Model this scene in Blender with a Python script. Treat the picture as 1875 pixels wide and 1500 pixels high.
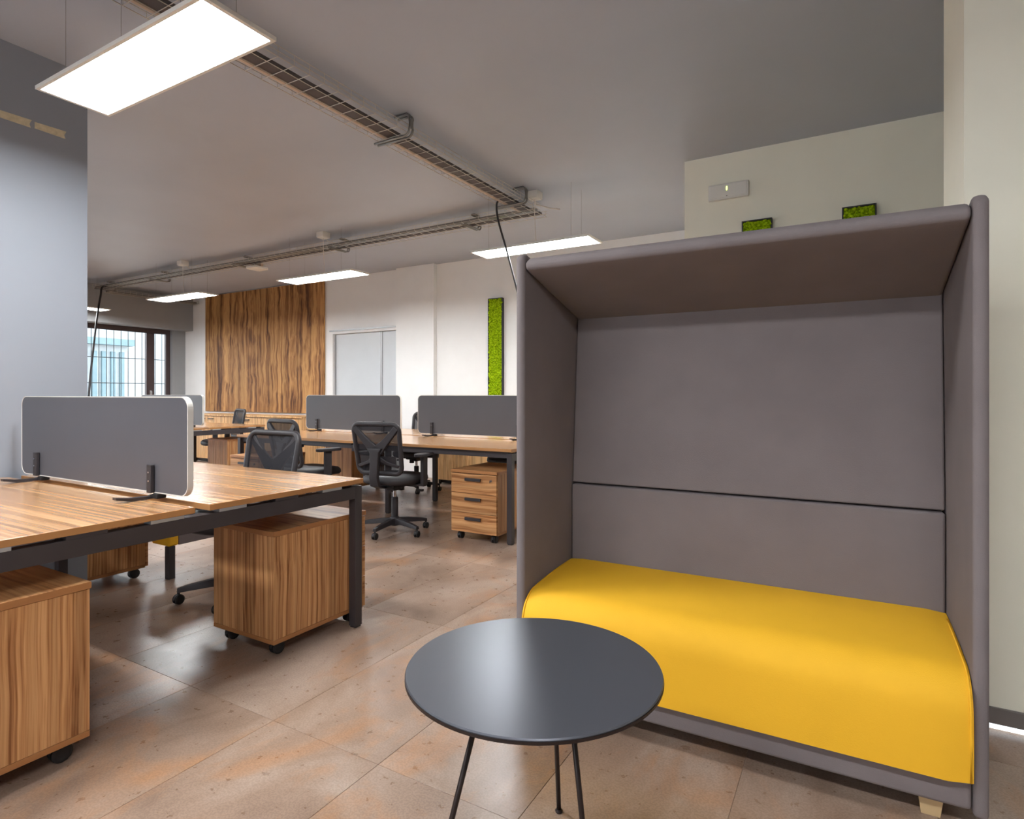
import bpy, bmesh, math, random
from mathutils import Vector, Matrix
random.seed(7)
PI = math.pi
R = math.radians
C = bpy.context.scene.collection
scene = bpy.context.scene
for o in list(bpy.data.objects):
    bpy.data.objects.remove(o, do_unlink=True)

# ------------------------------------------------------------------ camera, world, exposure
CAM_H = 1.17
FPX = 1080.0
cd = bpy.data.cameras.new('camera')
cam = bpy.data.objects.new('camera', cd)
C.objects.link(cam)
cam.location = (0, 0, CAM_H)
cam.rotation_euler = (R(90), 0, R(30.1))
cd.sensor_fit = 'HORIZONTAL'
cd.sensor_width = 36.0
cd.lens = 36.0 * FPX / 1875.0
cd.shift_y = -28.0 / 1875.0
cd.clip_start = 0.02
cd.clip_end = 200
scene.camera = cam

world = bpy.data.worlds.new('World')
scene.world = world
world.use_nodes = True
wn = world.node_tree.nodes
wn['Background'].inputs['Color'].default_value = (0.86, 0.94, 1.0, 1)
wn['Background'].inputs['Strength'].default_value = 2.3

vs = scene.view_settings
vs.view_transform = 'Standard'
vs.look = 'None'
vs.gamma = 1
vs.use_curve_mapping = False
vs.exposure = 1.44
LAMP = 22.0                      # luminance of the ceiling panels
def portal(name, loc, rot, w, h):
    # guides the sampling of the daylight that comes through a window opening
    d = bpy.data.lights.new(name, 'AREA'); d.shape = 'RECTANGLE'; d.size = w; d.size_y = h
    d.cycles.is_portal = True
    o = bpy.data.objects.new(name, d); C.objects.link(o); o.location = loc; o.rotation_euler = rot
portal('daylight_portal', (-11.34, 5.665, 1.25), (R(90), 0, R(-90)), 1.47, 2.26)
portal('daylight_portal', (-11.34, 0.6, 1.25), (R(90), 0, R(-90)), 7.2, 2.26)
portal('daylight_portal', (-2.0, -4.24, 1.75), (R(90), 0, R(180)), 3.4, 1.9)

# ------------------------------------------------------------------ materials
def lin(r, g, b):
    f = lambda c: (c/255/12.92) if c/255 <= 0.04045 else ((c/255+0.055)/1.055)**2.4
    return (f(r), f(g), f(b), 1)

class NT:
    """small wrapper to write node trees"""
    def __init__(s, name, rough=0.5, metal=0.0, spec=0.5):
        s.m = bpy.data.materials.new(name); s.m.use_nodes = True
        s.t = s.m.node_tree; s.n = s.t.nodes; s.l = s.t.links
        s.b = s.n['Principled BSDF']
        s.b.inputs['Roughness'].default_value = rough
        s.b.inputs['Metallic'].default_value = metal
        s.b.inputs['Specular IOR Level'].default_value = spec
    def node(s, typ, **kw):
        n = s.n.new(typ)
        for k, v in kw.items(): setattr(n, k, v)
        return n
    def link(s, a, b): s.l.new(a, b)
    def mapping(s, scale, coord='Object', offset_random=True):
        tc = s.node('ShaderNodeTexCoord')
        src = tc.outputs[coord]
        if offset_random:
            oi = s.node('ShaderNodeObjectInfo')
            mul = s.node('ShaderNodeMath', operation='MULTIPLY'); mul.inputs[1].default_value = 17.0
            s.link(oi.outputs['Random'], mul.inputs[0])
            ad = s.node('ShaderNodeVectorMath', operation='ADD')
            s.link(src, ad.inputs[0]); s.link(mul.outputs[0], ad.inputs[1])
            src = ad.outputs[0]
        mp = s.node('ShaderNodeMapping')
        mp.inputs['Scale'].default_value = scale
        s.link(src, mp.inputs['Vector'])
        return mp.outputs[0]
    def noise(s, vec, scale, detail=3, rough=0.55, dist=0.0):
        n = s.node('ShaderNodeTexNoise')
        n.inputs['Scale'].default_value = scale; n.inputs['Detail'].default_value = detail
        n.inputs['Roughness'].default_value = rough; n.inputs['Distortion'].default_value = dist
        if vec is not None: s.link(vec, n.inputs['Vector'])
        return n.outputs['Fac']
    def ramp(s, fac, stops):
        r = s.node('ShaderNodeValToRGB')
        e = r.color_ramp.elements
        while len(e) < len(stops): e.new(0.5)
        for i, (p, c) in enumerate(stops): e[i].position = p; e[i].color = c
        s.link(fac, r.inputs['Fac'])
        return r.outputs['Color']
    def mix(s, fac, a, b, mode='MIX'):
        m = s.node('ShaderNodeMix', data_type='RGBA', blend_type=mode)
        if isinstance(fac, float): m.inputs[0].default_value = fac
        else: s.link(fac, m.inputs[0])
        for v, i in ((a, 6), (b, 7)):
            if isinstance(v, tuple): m.inputs[i].default_value = v
            else: s.link(v, m.inputs[i])
        return m.outputs[2]
    def color(s, c):
        if isinstance(c, tuple): s.b.inputs['Base Color'].default_value = c
        else: s.link(c, s.b.inputs['Base Color'])
    def bump(s, h, strength=0.2, dist=0.01):
        b = s.node('ShaderNodeBump')
        b.inputs['Strength'].default_value = strength; b.inputs['Distance'].default_value = dist
        s.link(h, b.inputs['Height']); s.link(b.outputs[0], s.b.inputs['Normal'])

def plain(name, col, rough=0.5, metal=0.0, spec=0.5, noise_amt=0.06, nscale=4.0, bump=0.0, bscale=200.0):
    t = NT(name, rough, metal, spec)
    v = t.mapping((1, 1, 1), offset_random=False)
    f = t.noise(v, nscale, 3)
    dark = tuple(c*(1-noise_amt) for c in col[:3]) + (1,)
    lite = tuple(min(1, c*(1+noise_amt)) for c in col[:3]) + (1,)
    t.color(t.ramp(f, [(0.3, dark), (0.7, lite)]))
    if bump: t.bump(t.noise(v, bscale, 2), bump, 0.002)
    return t.m

def wood(name, scale, cols, rough=0.38, fine=1.0, rnd=True, spec=0.4, warp=0.18, deep=0.74):
    """striped laminate; scale is big across the grain, small along it"""
    t = NT(name, rough, 0, spec)
    v = t.mapping((1, 1, 1), offset_random=rnd)
    # gentle waviness along the grain
    mp0 = t.node('ShaderNodeMapping')
    mx = max(scale)
    mp0.inputs['Scale'].default_value = tuple(1.3 if s_ == mx else 1.3 for s_ in scale)
    t.link(v, mp0.inputs['Vector'])
    nz = t.node('ShaderNodeTexNoise'); nz.inputs['Scale'].default_value = 2.2; nz.inputs['Detail'].default_value = 1
    t.link(mp0.outputs[0], nz.inputs['Vector'])
    wv = t.node('ShaderNodeVectorMath', operation='SCALE'); wv.inputs[3].default_value = warp*0.25
    t.link(nz.outputs['Color'], wv.inputs[0])
    ad = t.node('ShaderNodeVectorMath', operation='ADD'); t.link(v, ad.inputs[0]); t.link(wv.outputs[0], ad.inputs[1])
    mp = t.node('ShaderNodeMapping'); mp.inputs['Scale'].default_value = scale
    t.link(ad.outputs[0], mp.inputs['Vector'])
    a = t.noise(mp.outputs[0], 1.0*fine, 4, 0.62)
    b = t.noise(mp.outputs[0], 0.28*fine, 2, 0.5)
    c1 = t.ramp(a, [(0.34, cols[0]), (0.47, cols[1]), (0.6, cols[2]), (0.72, cols[1])])
    c2 = t.ramp(b, [(0.36, (deep, deep*0.98, deep*0.96, 1)), (0.62, (1.06, 1.05, 1.04, 1))])
    t.color(t.mix(1.0, c1, c2, 'MULTIPLY'))
    t.bump(a, 0.05, 0.001)
    return t.m

M = {}
ZEB = (lin(140, 88, 48), lin(186, 132, 84), lin(208, 158, 108))
M['desk'] = wood('zebrano_desktop', (0.6, 46, 46), (lin(154, 104, 62), lin(190, 142, 98), lin(206, 164, 120)), 0.26, warp=0.06, spec=0.5, deep=0.83)
M['desk'].node_tree.nodes['Principled BSDF'].inputs['Coat Weight'].default_value = 0.6
M['desk'].node_tree.nodes['Principled BSDF'].inputs['Coat Roughness'].default_value = 0.2
M['vert'] = wood('zebrano_upright', (80, 80, 0.8), ZEB, 0.42, warp=0.10)
M['horz'] = wood('zebrano_drawer', (1.2, 3, 60), ZEB, 0.42)
M['topw'] = wood('zebrano_top', (1.0, 42, 42), ZEB, 0.36)
M['cab'] = wood('light_zebrano', (60, 60, 0.8), (lin(186, 134, 84), lin(214, 166, 112), lin(228, 184, 132)), 0.42)
M['edge'] = plain('desk_edge_band', lin(178, 126, 76), 0.45)
M['pedge'] = plain('pedestal_edge_band', lin(166, 112, 66), 0.45)
M['panel_wood'] = wood('walnut_plank_panel', (16.0, 16.0, 0.55), (lin(92, 56, 30), lin(160, 112, 66), lin(200, 152, 94)), 0.55, fine=1.0, warp=0.4, spec=0.25)
M['steel'] = plain('anthracite_steel', lin(64, 58, 60), 0.45, 0.2)
M['blackp'] = plain('black_plastic', lin(46, 42, 45), 0.48)
M['wheel'] = plain('black_rubber', lin(30, 27, 28), 0.6)
M['mech'] = plain('dark_plastic_mechanism', lin(36, 33, 35), 0.55)
M['seatf'] = plain('black_upholstery', lin(48, 44, 46), 0.55, bump=0.3, bscale=400)
M['chrome'] = plain('chrome', lin(200, 200, 205), 0.2, 1.0)
M['galv'] = plain('galvanised_steel', lin(140, 138, 134), 0.3, 0.9, nscale=20)
M['wire'] = plain('zinc_wire', lin(206, 200, 190), 0.42, 0.6)
M['conduit'] = plain('dark_cable_bundle', lin(84, 76, 76), 0.6)
M['conduit_b'] = plain('beige_cable', lin(200, 178, 158), 0.6)
M['blackcable'] = plain('black_cable', lin(34, 30, 32), 0.5)
M['wcable'] = plain('white_cable', lin(214, 208, 200), 0.5)
M['screen'] = plain('grey_screen_laminate', lin(84, 84, 90), 0.42, nscale=2)
M['screen_edge'] = plain('pale_screen_edge', lin(214, 210, 204), 0.5)
M['felt'] = plain('taupe_grey_felt', lin(124, 115, 115), 0.85, spec=0.2, bump=0.35, bscale=350)
M['yellow'] = plain('yellow_felt', lin(240, 182, 44), 0.7, spec=0.25, noise_amt=0.03, bump=0.25, bscale=350)
M['table'] = plain('charcoal_tabletop', lin(104, 106, 114), 0.31, 0.6, nscale=2, noise_amt=0.02)
M['rod'] = plain('dark_bronze_rod', lin(44, 34, 32), 0.4, 0.4)
M['foot'] = plain('pale_beech', lin(206, 176, 132), 0.5)
M['ceil'] = plain('taupe_ceiling_paint', lin(176, 182, 194), 0.44, spec=0.5, noise_amt=0.04, nscale=1.2)
M['white'] = plain('warm_white_wall', lin(240, 239, 238), 0.75, noise_amt=0.015)
M['cream'] = plain('cream_wall', lin(243, 238, 220), 0.75, noise_amt=0.015)
M['grey'] = plain('blue_grey_wall', lin(136, 140, 149), 0.6, noise_amt=0.02, nscale=2)
M['greyend'] = plain('grey_end_wall', lin(150, 152, 154), 0.65, noise_amt=0.02)
M['skirt'] = plain('grey_skirting', lin(120, 112, 108), 0.5)
M['winframe'] = plain('dark_brown_frame', lin(72, 60, 62), 0.45)
M['plastic'] = plain('white_plastic', lin(226, 222, 214), 0.45, noise_amt=0.01)
M['door'] = plain('pale_grey_door', lin(206, 210, 214), 0.35, noise_amt=0.02)
M['alu'] = plain('satin_aluminium', lin(176, 176, 178), 0.4, 0.5)
M['blackframe'] = plain('black_tray_frame', lin(40, 36, 38), 0.5)
M['tape'] = plain('masking_tape', lin(196, 182, 154), 0.8, noise_amt=0.15, nscale=30)
M['grout'] = plain('tile_grout', lin(172, 146, 128), 0.8)
M['outside'] = plain('pale_render', lin(160, 167, 170), 0.8)
M['outside_slat'] = plain('pale_shutter', lin(104, 128, 136), 0.7)
M['grille'] = plain('grey_grille', lin(60, 72, 78), 0.6)
M['ground'] = plain('outside_ground', lin(150, 148, 144), 0.9)

def moss():
    t = NT('preserved_moss', 0.9, 0, 0.1)
    v = t.mapping((1, 1, 1), offset_random=False)
    f = t.noise(v, 55, 3)
    t.color(t.ramp(f, [(0.3, lin(92, 116, 0)), (0.5, lin(154, 186, 8)), (0.7, lin(190, 214, 40))]))
    return t.m
M['moss'] = moss()

def tile_mat():
    t = NT('rust_stone_tile', 0.33, 0, 0.5)
    tc = t.node('ShaderNodeTexCoord')
    geo = t.node('ShaderNodeNewGeometry')
    oi = t.node('ShaderNodeObjectInfo')
    mul = t.node('ShaderNodeMath', operation='MULTIPLY'); mul.inputs[1].default_value = 3.0
    t.link(oi.outputs['Random'], mul.inputs[0])
    ad = t.node('ShaderNodeVectorMath', operation='ADD')
    t.link(geo.outputs['Position'], ad.inputs[0]); t.link(mul.outputs[0], ad.inputs[1])
    mp = t.node('ShaderNodeMapping'); mp.inputs['Scale'].default_value = (1.0, 0.6, 1.0)
    t.link(ad.outputs[0], mp.inputs['Vector'])
    big = t.noise(mp.outputs[0], 2.1, 4, 0.6, 0.6)
    rust = t.noise(mp.outputs[0], 3.4, 5, 0.65, 0.8)
    fine = t.noise(geo.outputs['Position'], 150, 1, 0.5)
    mid = t.noise(geo.outputs['Position'], 24, 3, 0.6)
    base = t.ramp(big, [(0.32, lin(122, 99, 84)), (0.5, lin(150, 126, 110)), (0.68, lin(172, 152, 138))])
    rr = t.ramp(rust, [(0.52, (0, 0, 0, 1)), (0.70, (0.50, 0.50, 0.50, 1))])
    c = t.mix(rr, base, lin(178, 122, 72))
    sp = t.ramp(fine, [(0.44, (0.88, 0.87, 0.86, 1)), (0.5, (1.0, 1.0, 1.0, 1)), (0.56, (1.12, 1.12, 1.12, 1))])
    c = t.mix(0.7, c, sp, 'MULTIPLY')
    md = t.ramp(mid, [(0.3, (0.95, 0.94, 0.93, 1)), (0.7, (1.04, 1.04, 1.04, 1))])
    c = t.mix(1.0, c, md, 'MULTIPLY')
    t.color(c)
    r = t.node('ShaderNodeMapRange'); r.inputs[1].default_value = 0.3; r.inputs[2].default_value = 0.7
    r.inputs[3].default_value = 0.27; r.inputs[4].default_value = 0.31
    t.link(mid, r.inputs[0]); t.link(r.outputs[0], t.b.inputs['Roughness'])
    t.bump(fine, 0.03, 0.0006)
    return t.m
M['tile'] = tile_mat()

def emit(name, col, strength):
    m = bpy.data.materials.new(name); m.use_nodes = True
    b = m.node_tree.nodes['Principled BSDF']
    b.inputs['Base Color'].default_value = (0.9, 0.9, 0.9, 1)
    b.inputs['Emission Color'].default_value = col
    b.inputs['Emission Strength'].default_value = strength
    return m
M['lamp'] = emit('lit_diffuser', (0.95, 0.985, 1.0, 1), LAMP)
M['led'] = emit('status_led', (0.75, 1.0, 0.15, 1), 1.2)
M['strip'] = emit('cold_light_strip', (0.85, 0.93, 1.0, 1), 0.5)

def mesh_fabric():
    t = NT('black_chair_mesh', 0.7, 0, 0.2)
    t.color(lin(40, 38, 42))
    tr = t.node('ShaderNodeBsdfTransparent')
    mx = t.node('ShaderNodeMixShader'); mx.inputs[0].default_value = 0.86
    out = t.n['Material Output']
    t.link(tr.outputs[0], mx.inputs[1]); t.link(t.b.outputs[0], mx.inputs[2]); t.link(mx.outputs[0], out.inputs['Surface'])
    return t.m
M['mesh'] = mesh_fabric()

def glass_mat():
    t = NT('window_glass', 0.0, 0, 0.5)
    tr = t.node('ShaderNodeBsdfTransparent')
    gl = t.node('ShaderNodeBsdfGlossy'); gl.inputs['Roughness'].default_value = 0.02
    fr = t.node('ShaderNodeFresnel'); fr.inputs['IOR'].default_value = 1.45
    mx = t.node('ShaderNodeMixShader')
    t.link(fr.outputs[0], mx.inputs[0]); t.link(tr.outputs[0], mx.inputs[1]); t.link(gl.outputs[0], mx.inputs[2])
    t.link(mx.outputs[0], t.n['Material Output'].inputs['Surface'])
    return t.m
M['glass'] = glass_mat()

# ------------------------------------------------------------------ mesh builder
class MB:
    def __init__(s): s.v = []; s.f = []
    def add(s, vs, fs):
        o = len(s.v); s.v += [tuple(p) for p in vs]; s.f += [tuple(i+o for i in f) for f in fs]; return s
    def box(s, x0, x1, y0, y1, z0, z1):
        return s.add([(x0,y0,z0),(x1,y0,z0),(x1,y1,z0),(x0,y1,z0),(x0,y0,z1),(x1,y0,z1),(x1,y1,z1),(x0,y1,z1)],
                     [(0,3,2,1),(4,5,6,7),(0,1,5,4),(1,2,6,5),(2,3,7,6),(3,0,4,7)])
    def prism(s, poly, axis, a, b):
        """poly in the two other axes (in xyz order), extruded along axis from a to b"""
        n = len(poly)
        def P(p, h):
            if axis == 'x': return (h, p[0], p[1])
            if axis == 'y': return (p[0], h, p[1])
            return (p[0], p[1], h)
        vs = [P(p, a) for p in poly] + [P(p, b) for p in poly]
        fs = [tuple(range(n)), tuple(range(2*n-1, n-1, -1))] + [(i, (i+1) % n, n+(i+1) % n, n+i)[::-1] for i in range(n)]
        return s.add(vs, fs)
    def tube(s, pts, r, n=8, closed=False, flat=1.0, up=(0,0,1), cap=True):
        """flat scales the section along 'up'-like axis"""
        pts = [Vector(p) for p in pts]; m = len(pts)
        rs = r if isinstance(r, (list, tuple)) else [r]*m
        vs = []; fs = []
        ref = Vector(up)
        for i, p in enumerate(pts):
            if closed: d = pts[(i+1) % m]-pts[i-1]
            else: d = pts[min(i+1, m-1)]-pts[max(i-1, 0)]
            d.normalize()
            a = d.cross(ref)
            if a.length < 1e-4: a = d.cross(Vector((1, 0.02, 0)))
            a.normalize(); b = a.cross(d); b.normalize()
            for k in range(n):
                t = 2*PI*(k+0.5)/n
                vs.append(p + a*math.cos(t)*rs[i] + b*math.sin(t)*rs[i]*flat)
        mm = m if closed else m-1
        for i in range(mm):
            j = (i+1) % m
            for k in range(n):
                l = (k+1) % n
                fs.append((i*n+k, i*n+l, j*n+l, j*n+k))
        if not closed and cap:
            fs.append(tuple(range(n-1, -1, -1))); fs.append(tuple((m-1)*n+k for k in range(n)))
        return s.add(vs, fs)
    def cyl(s, c, r, z0, z1, n=20, r1=None):
        r1 = r if r1 is None else r1
        vs = [(c[0]+r*math.cos(2*PI*k/n), c[1]+r*math.sin(2*PI*k/n), z0) for k in range(n)] + \
             [(c[0]+r1*math.cos(2*PI*k/n), c[1]+r1*math.sin(2*PI*k/n), z1) for k in range(n)]
        fs = [tuple(range(n-1, -1, -1)), tuple(range(n, 2*n))] + [(k, (k+1) % n, n+(k+1) % n, n+k) for k in range(n)]
        return s.add(vs, fs)
    def lathe(s, prof, n=32, c=(0, 0)):
        """prof [(r,z)] bottom to top, closed with caps"""
        vs = []; fs = []; m = len(prof)
        for r, z in prof:
            for k in range(n): vs.append((c[0]+r*math.cos(2*PI*k/n), c[1]+r*math.sin(2*PI*k/n), z))
        for i in range(m-1):
            for k in range(n): fs.append((i*n+k, i*n+(k+1) % n, (i+1)*n+(k+1) % n, (i+1)*n+k))
        fs.append(tuple(range(n-1, -1, -1))); fs.append(tuple((m-1)*n+k for k in range(n)))
        return s.add(vs, fs)
    def grid(s, fn, nu, nv):
        vs = [fn(i/nu, j/nv) for j in range(nv+1) for i in range(nu+1)]
        fs = [(j*(nu+1)+i, j*(nu+1)+i+1, (j+1)*(nu+1)+i+1, (j+1)*(nu+1)+i) for j in range(nv) for i in range(nu)]
        return s.add(vs, fs)
    def xf(s, M4):
        s.v = [tuple(M4 @ Vector(p)) for p in s.v]; return s
    def data(s, name):
        me = bpy.data.meshes.new(name); me.from_pydata(s.v, [], s.f); me.validate(); me.update()
        b = bmesh.new(); b.from_mesh(me); bmesh.ops.recalc_face_normals(b, faces=b.faces); b.to_mesh(me); b.free()
        return me

def obj(name, mb, mat, parent=None, loc=(0,0,0), rz=0, bevel=0.0, seg=2, smooth=False, sub=0, label=None):
    me = mb if isinstance(mb, bpy.types.Mesh) else mb.data(name)
    if mat and not me.materials: me.materials.append(M[mat] if isinstance(mat, str) else mat)
    o = bpy.data.objects.new(name, me); C.objects.link(o)
    o.location = loc; o.rotation_euler = (0, 0, rz)
    if parent: o.parent = parent
    if smooth:
        for p in me.polygons: p.use_smooth = True
    if bevel:
        b = o.modifiers.new('bevel', 'BEVEL'); b.width = bevel; b.segments = seg; b.limit_method = 'ANGLE'; b.angle_limit = R(35)
        for p in me.polygons: p.use_smooth = True
        o.modifiers.new('wn', 'WEIGHTED_NORMAL')
    if sub:
        m_ = o.modifiers.new('sub', 'SUBSURF'); m_.levels = sub; m_.render_levels = sub
    if label: o['label'] = label
    return o

def tag(o, label, cat, group=None):
    o['label'] = label; o['category'] = cat
    if group: o['group'] = group
    return o
def thing(name, label, cat, loc=(0,0,0), rz=0, group=None):
    o = bpy.data.objects.new(name, None); C.objects.link(o)
    o.empty_display_size = 0.1
    o.location = loc; o.rotation_euler = (0, 0, rz)
    return tag(o, label, cat, group)
def struct(name, mb, mat, **k):
    o = obj(name, mb, mat, **k)
    if not o.parent: o['kind'] = 'structure'
    return o
def copy_tree(o, parent=None):
    c = o.copy(); C.objects.link(c); c.parent = parent
    for ch in list(o.children): copy_tree(ch, c)
    return c
def dup(root, label, loc, rz, group=None):
    c = copy_tree(root); c.location = loc; c.rotation_euler = (0, 0, rz); c['label'] = label
    if group: c['group'] = group
    return c
def rrect(w, h, r, n=6, cx=0, cy=0):
    """rounded rectangle outline"""
    out = []
    for (sx, sy, a0) in ((1, 1, 0), (-1, 1, 90), (-1, -1, 180), (1, -1, 270)):
        for k in range(n+1):
            a = R(a0+90*k/n)
            out.append((cx+sx*(w/2-r)+r*math.cos(a), cy+sy*(h/2-r)+r*math.sin(a)))
    return out

# ------------------------------------------------------------------ the room
ZC = 3.0
XL, XR = -11.1, 3.0          # window wall, wall beyond the right of the frame
YB, YF = 6.65, -4.0          # far wall, wall behind the camera
YA, XA = 4.70, -1.154        # cream wall in front of the far wall
TH = 0.2

fl = struct('floor', MB().box(XL-0.3, XR+0.3, YF-0.2, YB+0.3, -0.15, -0.003), 'grout')
# tiles half a metre by a metre
TW, TL, J = 0.5, 1.0, 0.0016
shared = {}
def tile_mesh(w, l):
    k = (round(w, 3), round(l, 3))
    if k not in shared:
        hx, hy = w/2-J/2, l/2-J/2; b = 0.0005
        vs = [(-hx,-hy,-0.01),(hx,-hy,-0.01),(hx,hy,-0.01),(-hx,hy,-0.01),
              (-hx,-hy,-b),(hx,-hy,-b),(hx,hy,-b),(-hx,hy,-b),
              (-hx+b,-hy+b,0),(hx-b,-hy+b,0),(hx-b,hy-b,0),(-hx+b,hy-b,0)]
        fs = [(0,1,5,4),(1,2,6,5),(2,3,7,6),(3,0,4,7),(4,5,9,8),(5,6,10,9),(6,7,11,10),(7,4,8,11),(8,9,10,11)]
        me = MB().add(vs, fs).data('tile'); me.materials.append(M['tile']); shared[k] = me
    return shared[k]
rest = MB()
y = -4.6
while y < YB:
    y0, y1 = max(y, YF), min(y+TL, YB)
    x = -11.3
    while x < XR:
        x0, x1 = max(x, XL), min(x+TW, XR)
        x += TW
        if x1-x0 < 0.05 or y1-y0 < 0.05: continue
        if x0 >= XA-0.02 and y0 >= YA+0.2: continue
        if y1 > -0.5:
            obj('tile', tile_mesh(x1-x0, y1-y0), None, fl, ((x0+x1)/2, (y0+y1)/2, 0))
        else:
            rest.box(x0+J/2, x1-J/2, y0+J/2, y1-J/2, -0.01, 0)
    y += TL
ro = obj('tile_field', rest, 'tile', fl); ro['kind'] = 'stuff'

struct('ceiling', MB().box(XL-0.3, XR+0.3, YF-0.2, YB+0.3, ZC, ZC+0.15), 'ceil')
# far wall with the door opening
DX0, DX1, DZ = -7.16, -5.775, 2.165
wb = MB().box(XL, DX0, YB, YB+TH, 0, ZC).box(DX1, XA, YB, YB+TH, 0, ZC).box(DX0, DX1, YB, YB+TH, DZ, ZC)
struct('wall_back', wb, 'white')
struct('wall_corner', MB().box(XA, XR, YA, YB+TH, 0, ZC), 'cream')
struct('wall_right', MB().box(XR, XR+TH, YF, YA, 0, ZC), 'white')
FX0, FX1, FZ0, FZ1 = -3.7, -0.3, 0.8, 2.7       # unseen glazing behind the camera, added as daylight fill
struct('wall_front', MB().box(XL-TH, FX0, YF-TH, YF, 0, ZC).box(FX1, XR+TH, YF-TH, YF, 0, ZC).box(FX0, FX1, YF-TH, YF, 0, FZ0).box(FX0, FX1, YF-TH, YF, FZ1, ZC), 'white')
w3 = MB()
for k in range(5):
    xx = FX0+(FX1-FX0)*k/4
    w3.box(max(FX0, xx-0.035), min(FX1, xx+0.035), YF-0.12, YF-0.06, FZ0, FZ1)
for zz in (FZ0, FZ1-0.07): w3.box(FX0, FX1, YF-0.115, YF-0.065, zz, zz+0.07)
w3o = struct('added_window_3', w3, 'winframe')
for k in range(4):
    a = FX0+(FX1-FX0)*k/4
    obj('pane', MB().box(a+0.035, a+(FX1-FX0)/4-0.035, YF-0.095, YF-0.089, FZ0+0.07, FZ1-0.07), 'glass', w3o)
struct('wall_pier', MB().box(0.34, XR, 2.63, 3.18, 0, ZC), 'cream')
struct('wall_partition', MB().box(-3.90, -3.80, -1.2, 1.704, 0, ZC), 'grey')
# window wall
WY0, WY1, WZ0, WZ1 = 4.93, 6.40, 0.12, 2.38
VY0, VY1 = -3.0, 4.2
wl = MB().box(XL-TH, XL, YF, VY0, 0, ZC).box(XL-TH, XL, VY1, WY0, 0, ZC).box(XL-TH, XL, VY0, VY1, WZ1, ZC).box(XL-TH, XL, VY0, VY1, 0, WZ0).box(XL-TH, XL, WY1, YB+TH, 0, ZC).box(XL-TH, XL, WY0, WY1, WZ1, ZC).box(XL-TH, XL, WY0, WY1, 0, WZ0)
struct('wall_left', wl, 'greyend')
struct('trim_1', MB().box(XL, -10.85, YF, YB, 2.37, ZC), 'greyend')           # boxed beam over the window
struct('trim_2', MB().box(-5.765, -5.076, 6.575, YB, 0, ZC), 'white', bevel=0.003)   # flat pilaster
struct('baseboard_back', MB().box(-5.07, XA, YB-0.012, YB, 0, 0.07).box(-10.3, DX0-0.05, YB-0.012, YB, 0, 0.07), 'skirt')
struct('baseboard_pier', MB().box(0.33, XR, 2.618, 2.63, 0.022, 0.078), 'skirt', bevel=0.002)
struct('baseboard_partition', MB().box(-3.80, -3.79, -1.2, 1.704, 0, 0.06), 'skirt')
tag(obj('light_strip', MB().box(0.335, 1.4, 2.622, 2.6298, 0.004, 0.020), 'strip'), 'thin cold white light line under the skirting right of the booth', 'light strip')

# window_1 : dark frame, mullion, casement
wx = XL-0.07
w1 = struct('window_1', MB().box(wx-0.06, wx, WY0, WY0+0.06, WZ0, WZ1).box(wx-0.06, wx, WY1-0.08, WY1, WZ0, WZ1)
            .box(wx-0.06, wx, WY0+0.06, WY1-0.08, WZ1-0.09, WZ1).box(wx-0.06, wx, WY0+0.06, WY1-0.08, WZ0, WZ0+0.09), 'winframe', bevel=0.004)
obj('mullion', MB().box(wx-0.055, wx+0.012, 5.965, 6.105, WZ0+0.09, WZ1-0.09), 'winframe', w1, bevel=0.004)
obj('pane', MB().box(wx-0.035, wx-0.029, WY0+0.06, 5.965, WZ0+0.09, WZ1-0.09), 'glass', w1)
obj('pane', MB().box(wx-0.035, wx-0.029, 6.105, WY1-0.08, WZ0+0.09, WZ1-0.09), 'glass', w1)
hd = obj('handle_plate', MB().box(wx+0.012, wx+0.018, 6.02, 6.05, 1.12, 1.24), 'alu', w1)
obj('handle', MB().tube([(wx+0.02, 6.035, 1.215), (wx+0.05, 6.035, 1.215), (wx+0.055, 6.03, 1.20), (wx+0.055, 6.03, 1.10)], 0.009, 8), 'alu', hd)

w2m = MB().box(wx-0.06, wx, VY0, VY1, WZ1-0.09, WZ1).box(wx-0.06, wx, VY0, VY1, WZ0, WZ0+0.09)
for k in range(7):
    yy = VY0+(VY1-VY0)*k/6
    w2m.box(wx-0.058, wx-0.002, max(VY0, yy-0.04), min(VY1, yy+0.04), WZ0+0.09, WZ1-0.09)
w2 = struct('unseen_window_2', w2m, 'winframe')  # unseen glazing behind the partition, widened to brighten the far room
for k in range(6):
    a = VY0+(VY1-VY0)*k/6
    obj('pane', MB().box(wx-0.035, wx-0.029, a+0.04, a+(VY1-VY0)/6-0.04, WZ0+0.09, WZ1-0.09), 'glass', w2)
# outside the window
grl = thing('window_grille', 'thin security grille of wires outside the brown window', 'grille', (XL-0.30, 5.65, -0.05))
for k in range(17):
    obj('bar', MB().tube([(0, -0.96+k*0.12, 0.0), (0, -0.96+k*0.12, 2.75)], 0.006, 6), 'grille', grl)
for z in (0.5, 1.42, 1.87, 2.65):
    obj('rail', MB().tube([(0.014, -1.0, z), (0.014, 1.0, z)], 0.007, 6), 'grille', grl)
gro = obj('ground', MB().box(XL-40, XL-TH, -20, 45, -0.25, -0.05), 'ground'); gro['kind'] = 'structure'
ob = thing('neighbour_building', 'low pale building with upright louvres seen through the window', 'building', (XL-9.0, 9.2, -0.05))
obj('wall', MB().box(-2, 0, -4, 0.95, 0, 2.75), 'outside', ob)
obj('roof', MB().box(-2.2, 0.25, -4.2, 1.05, 2.75, 2.95), 'outside_slat', ob)
for k in range(16):
    obj('slat', MB().box(0, 0.08, -3.2+k*0.26, -3.08+k*0.26, 0.1, 2.55), 'outside_slat', ob)
fb = thing('neighbour_building', 'tall pale facade added to dim the right of the window view', 'building', (XL-14.0, 14.0, -0.05))  # added backdrop, keeps the grille readable against the bright sky
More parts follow.
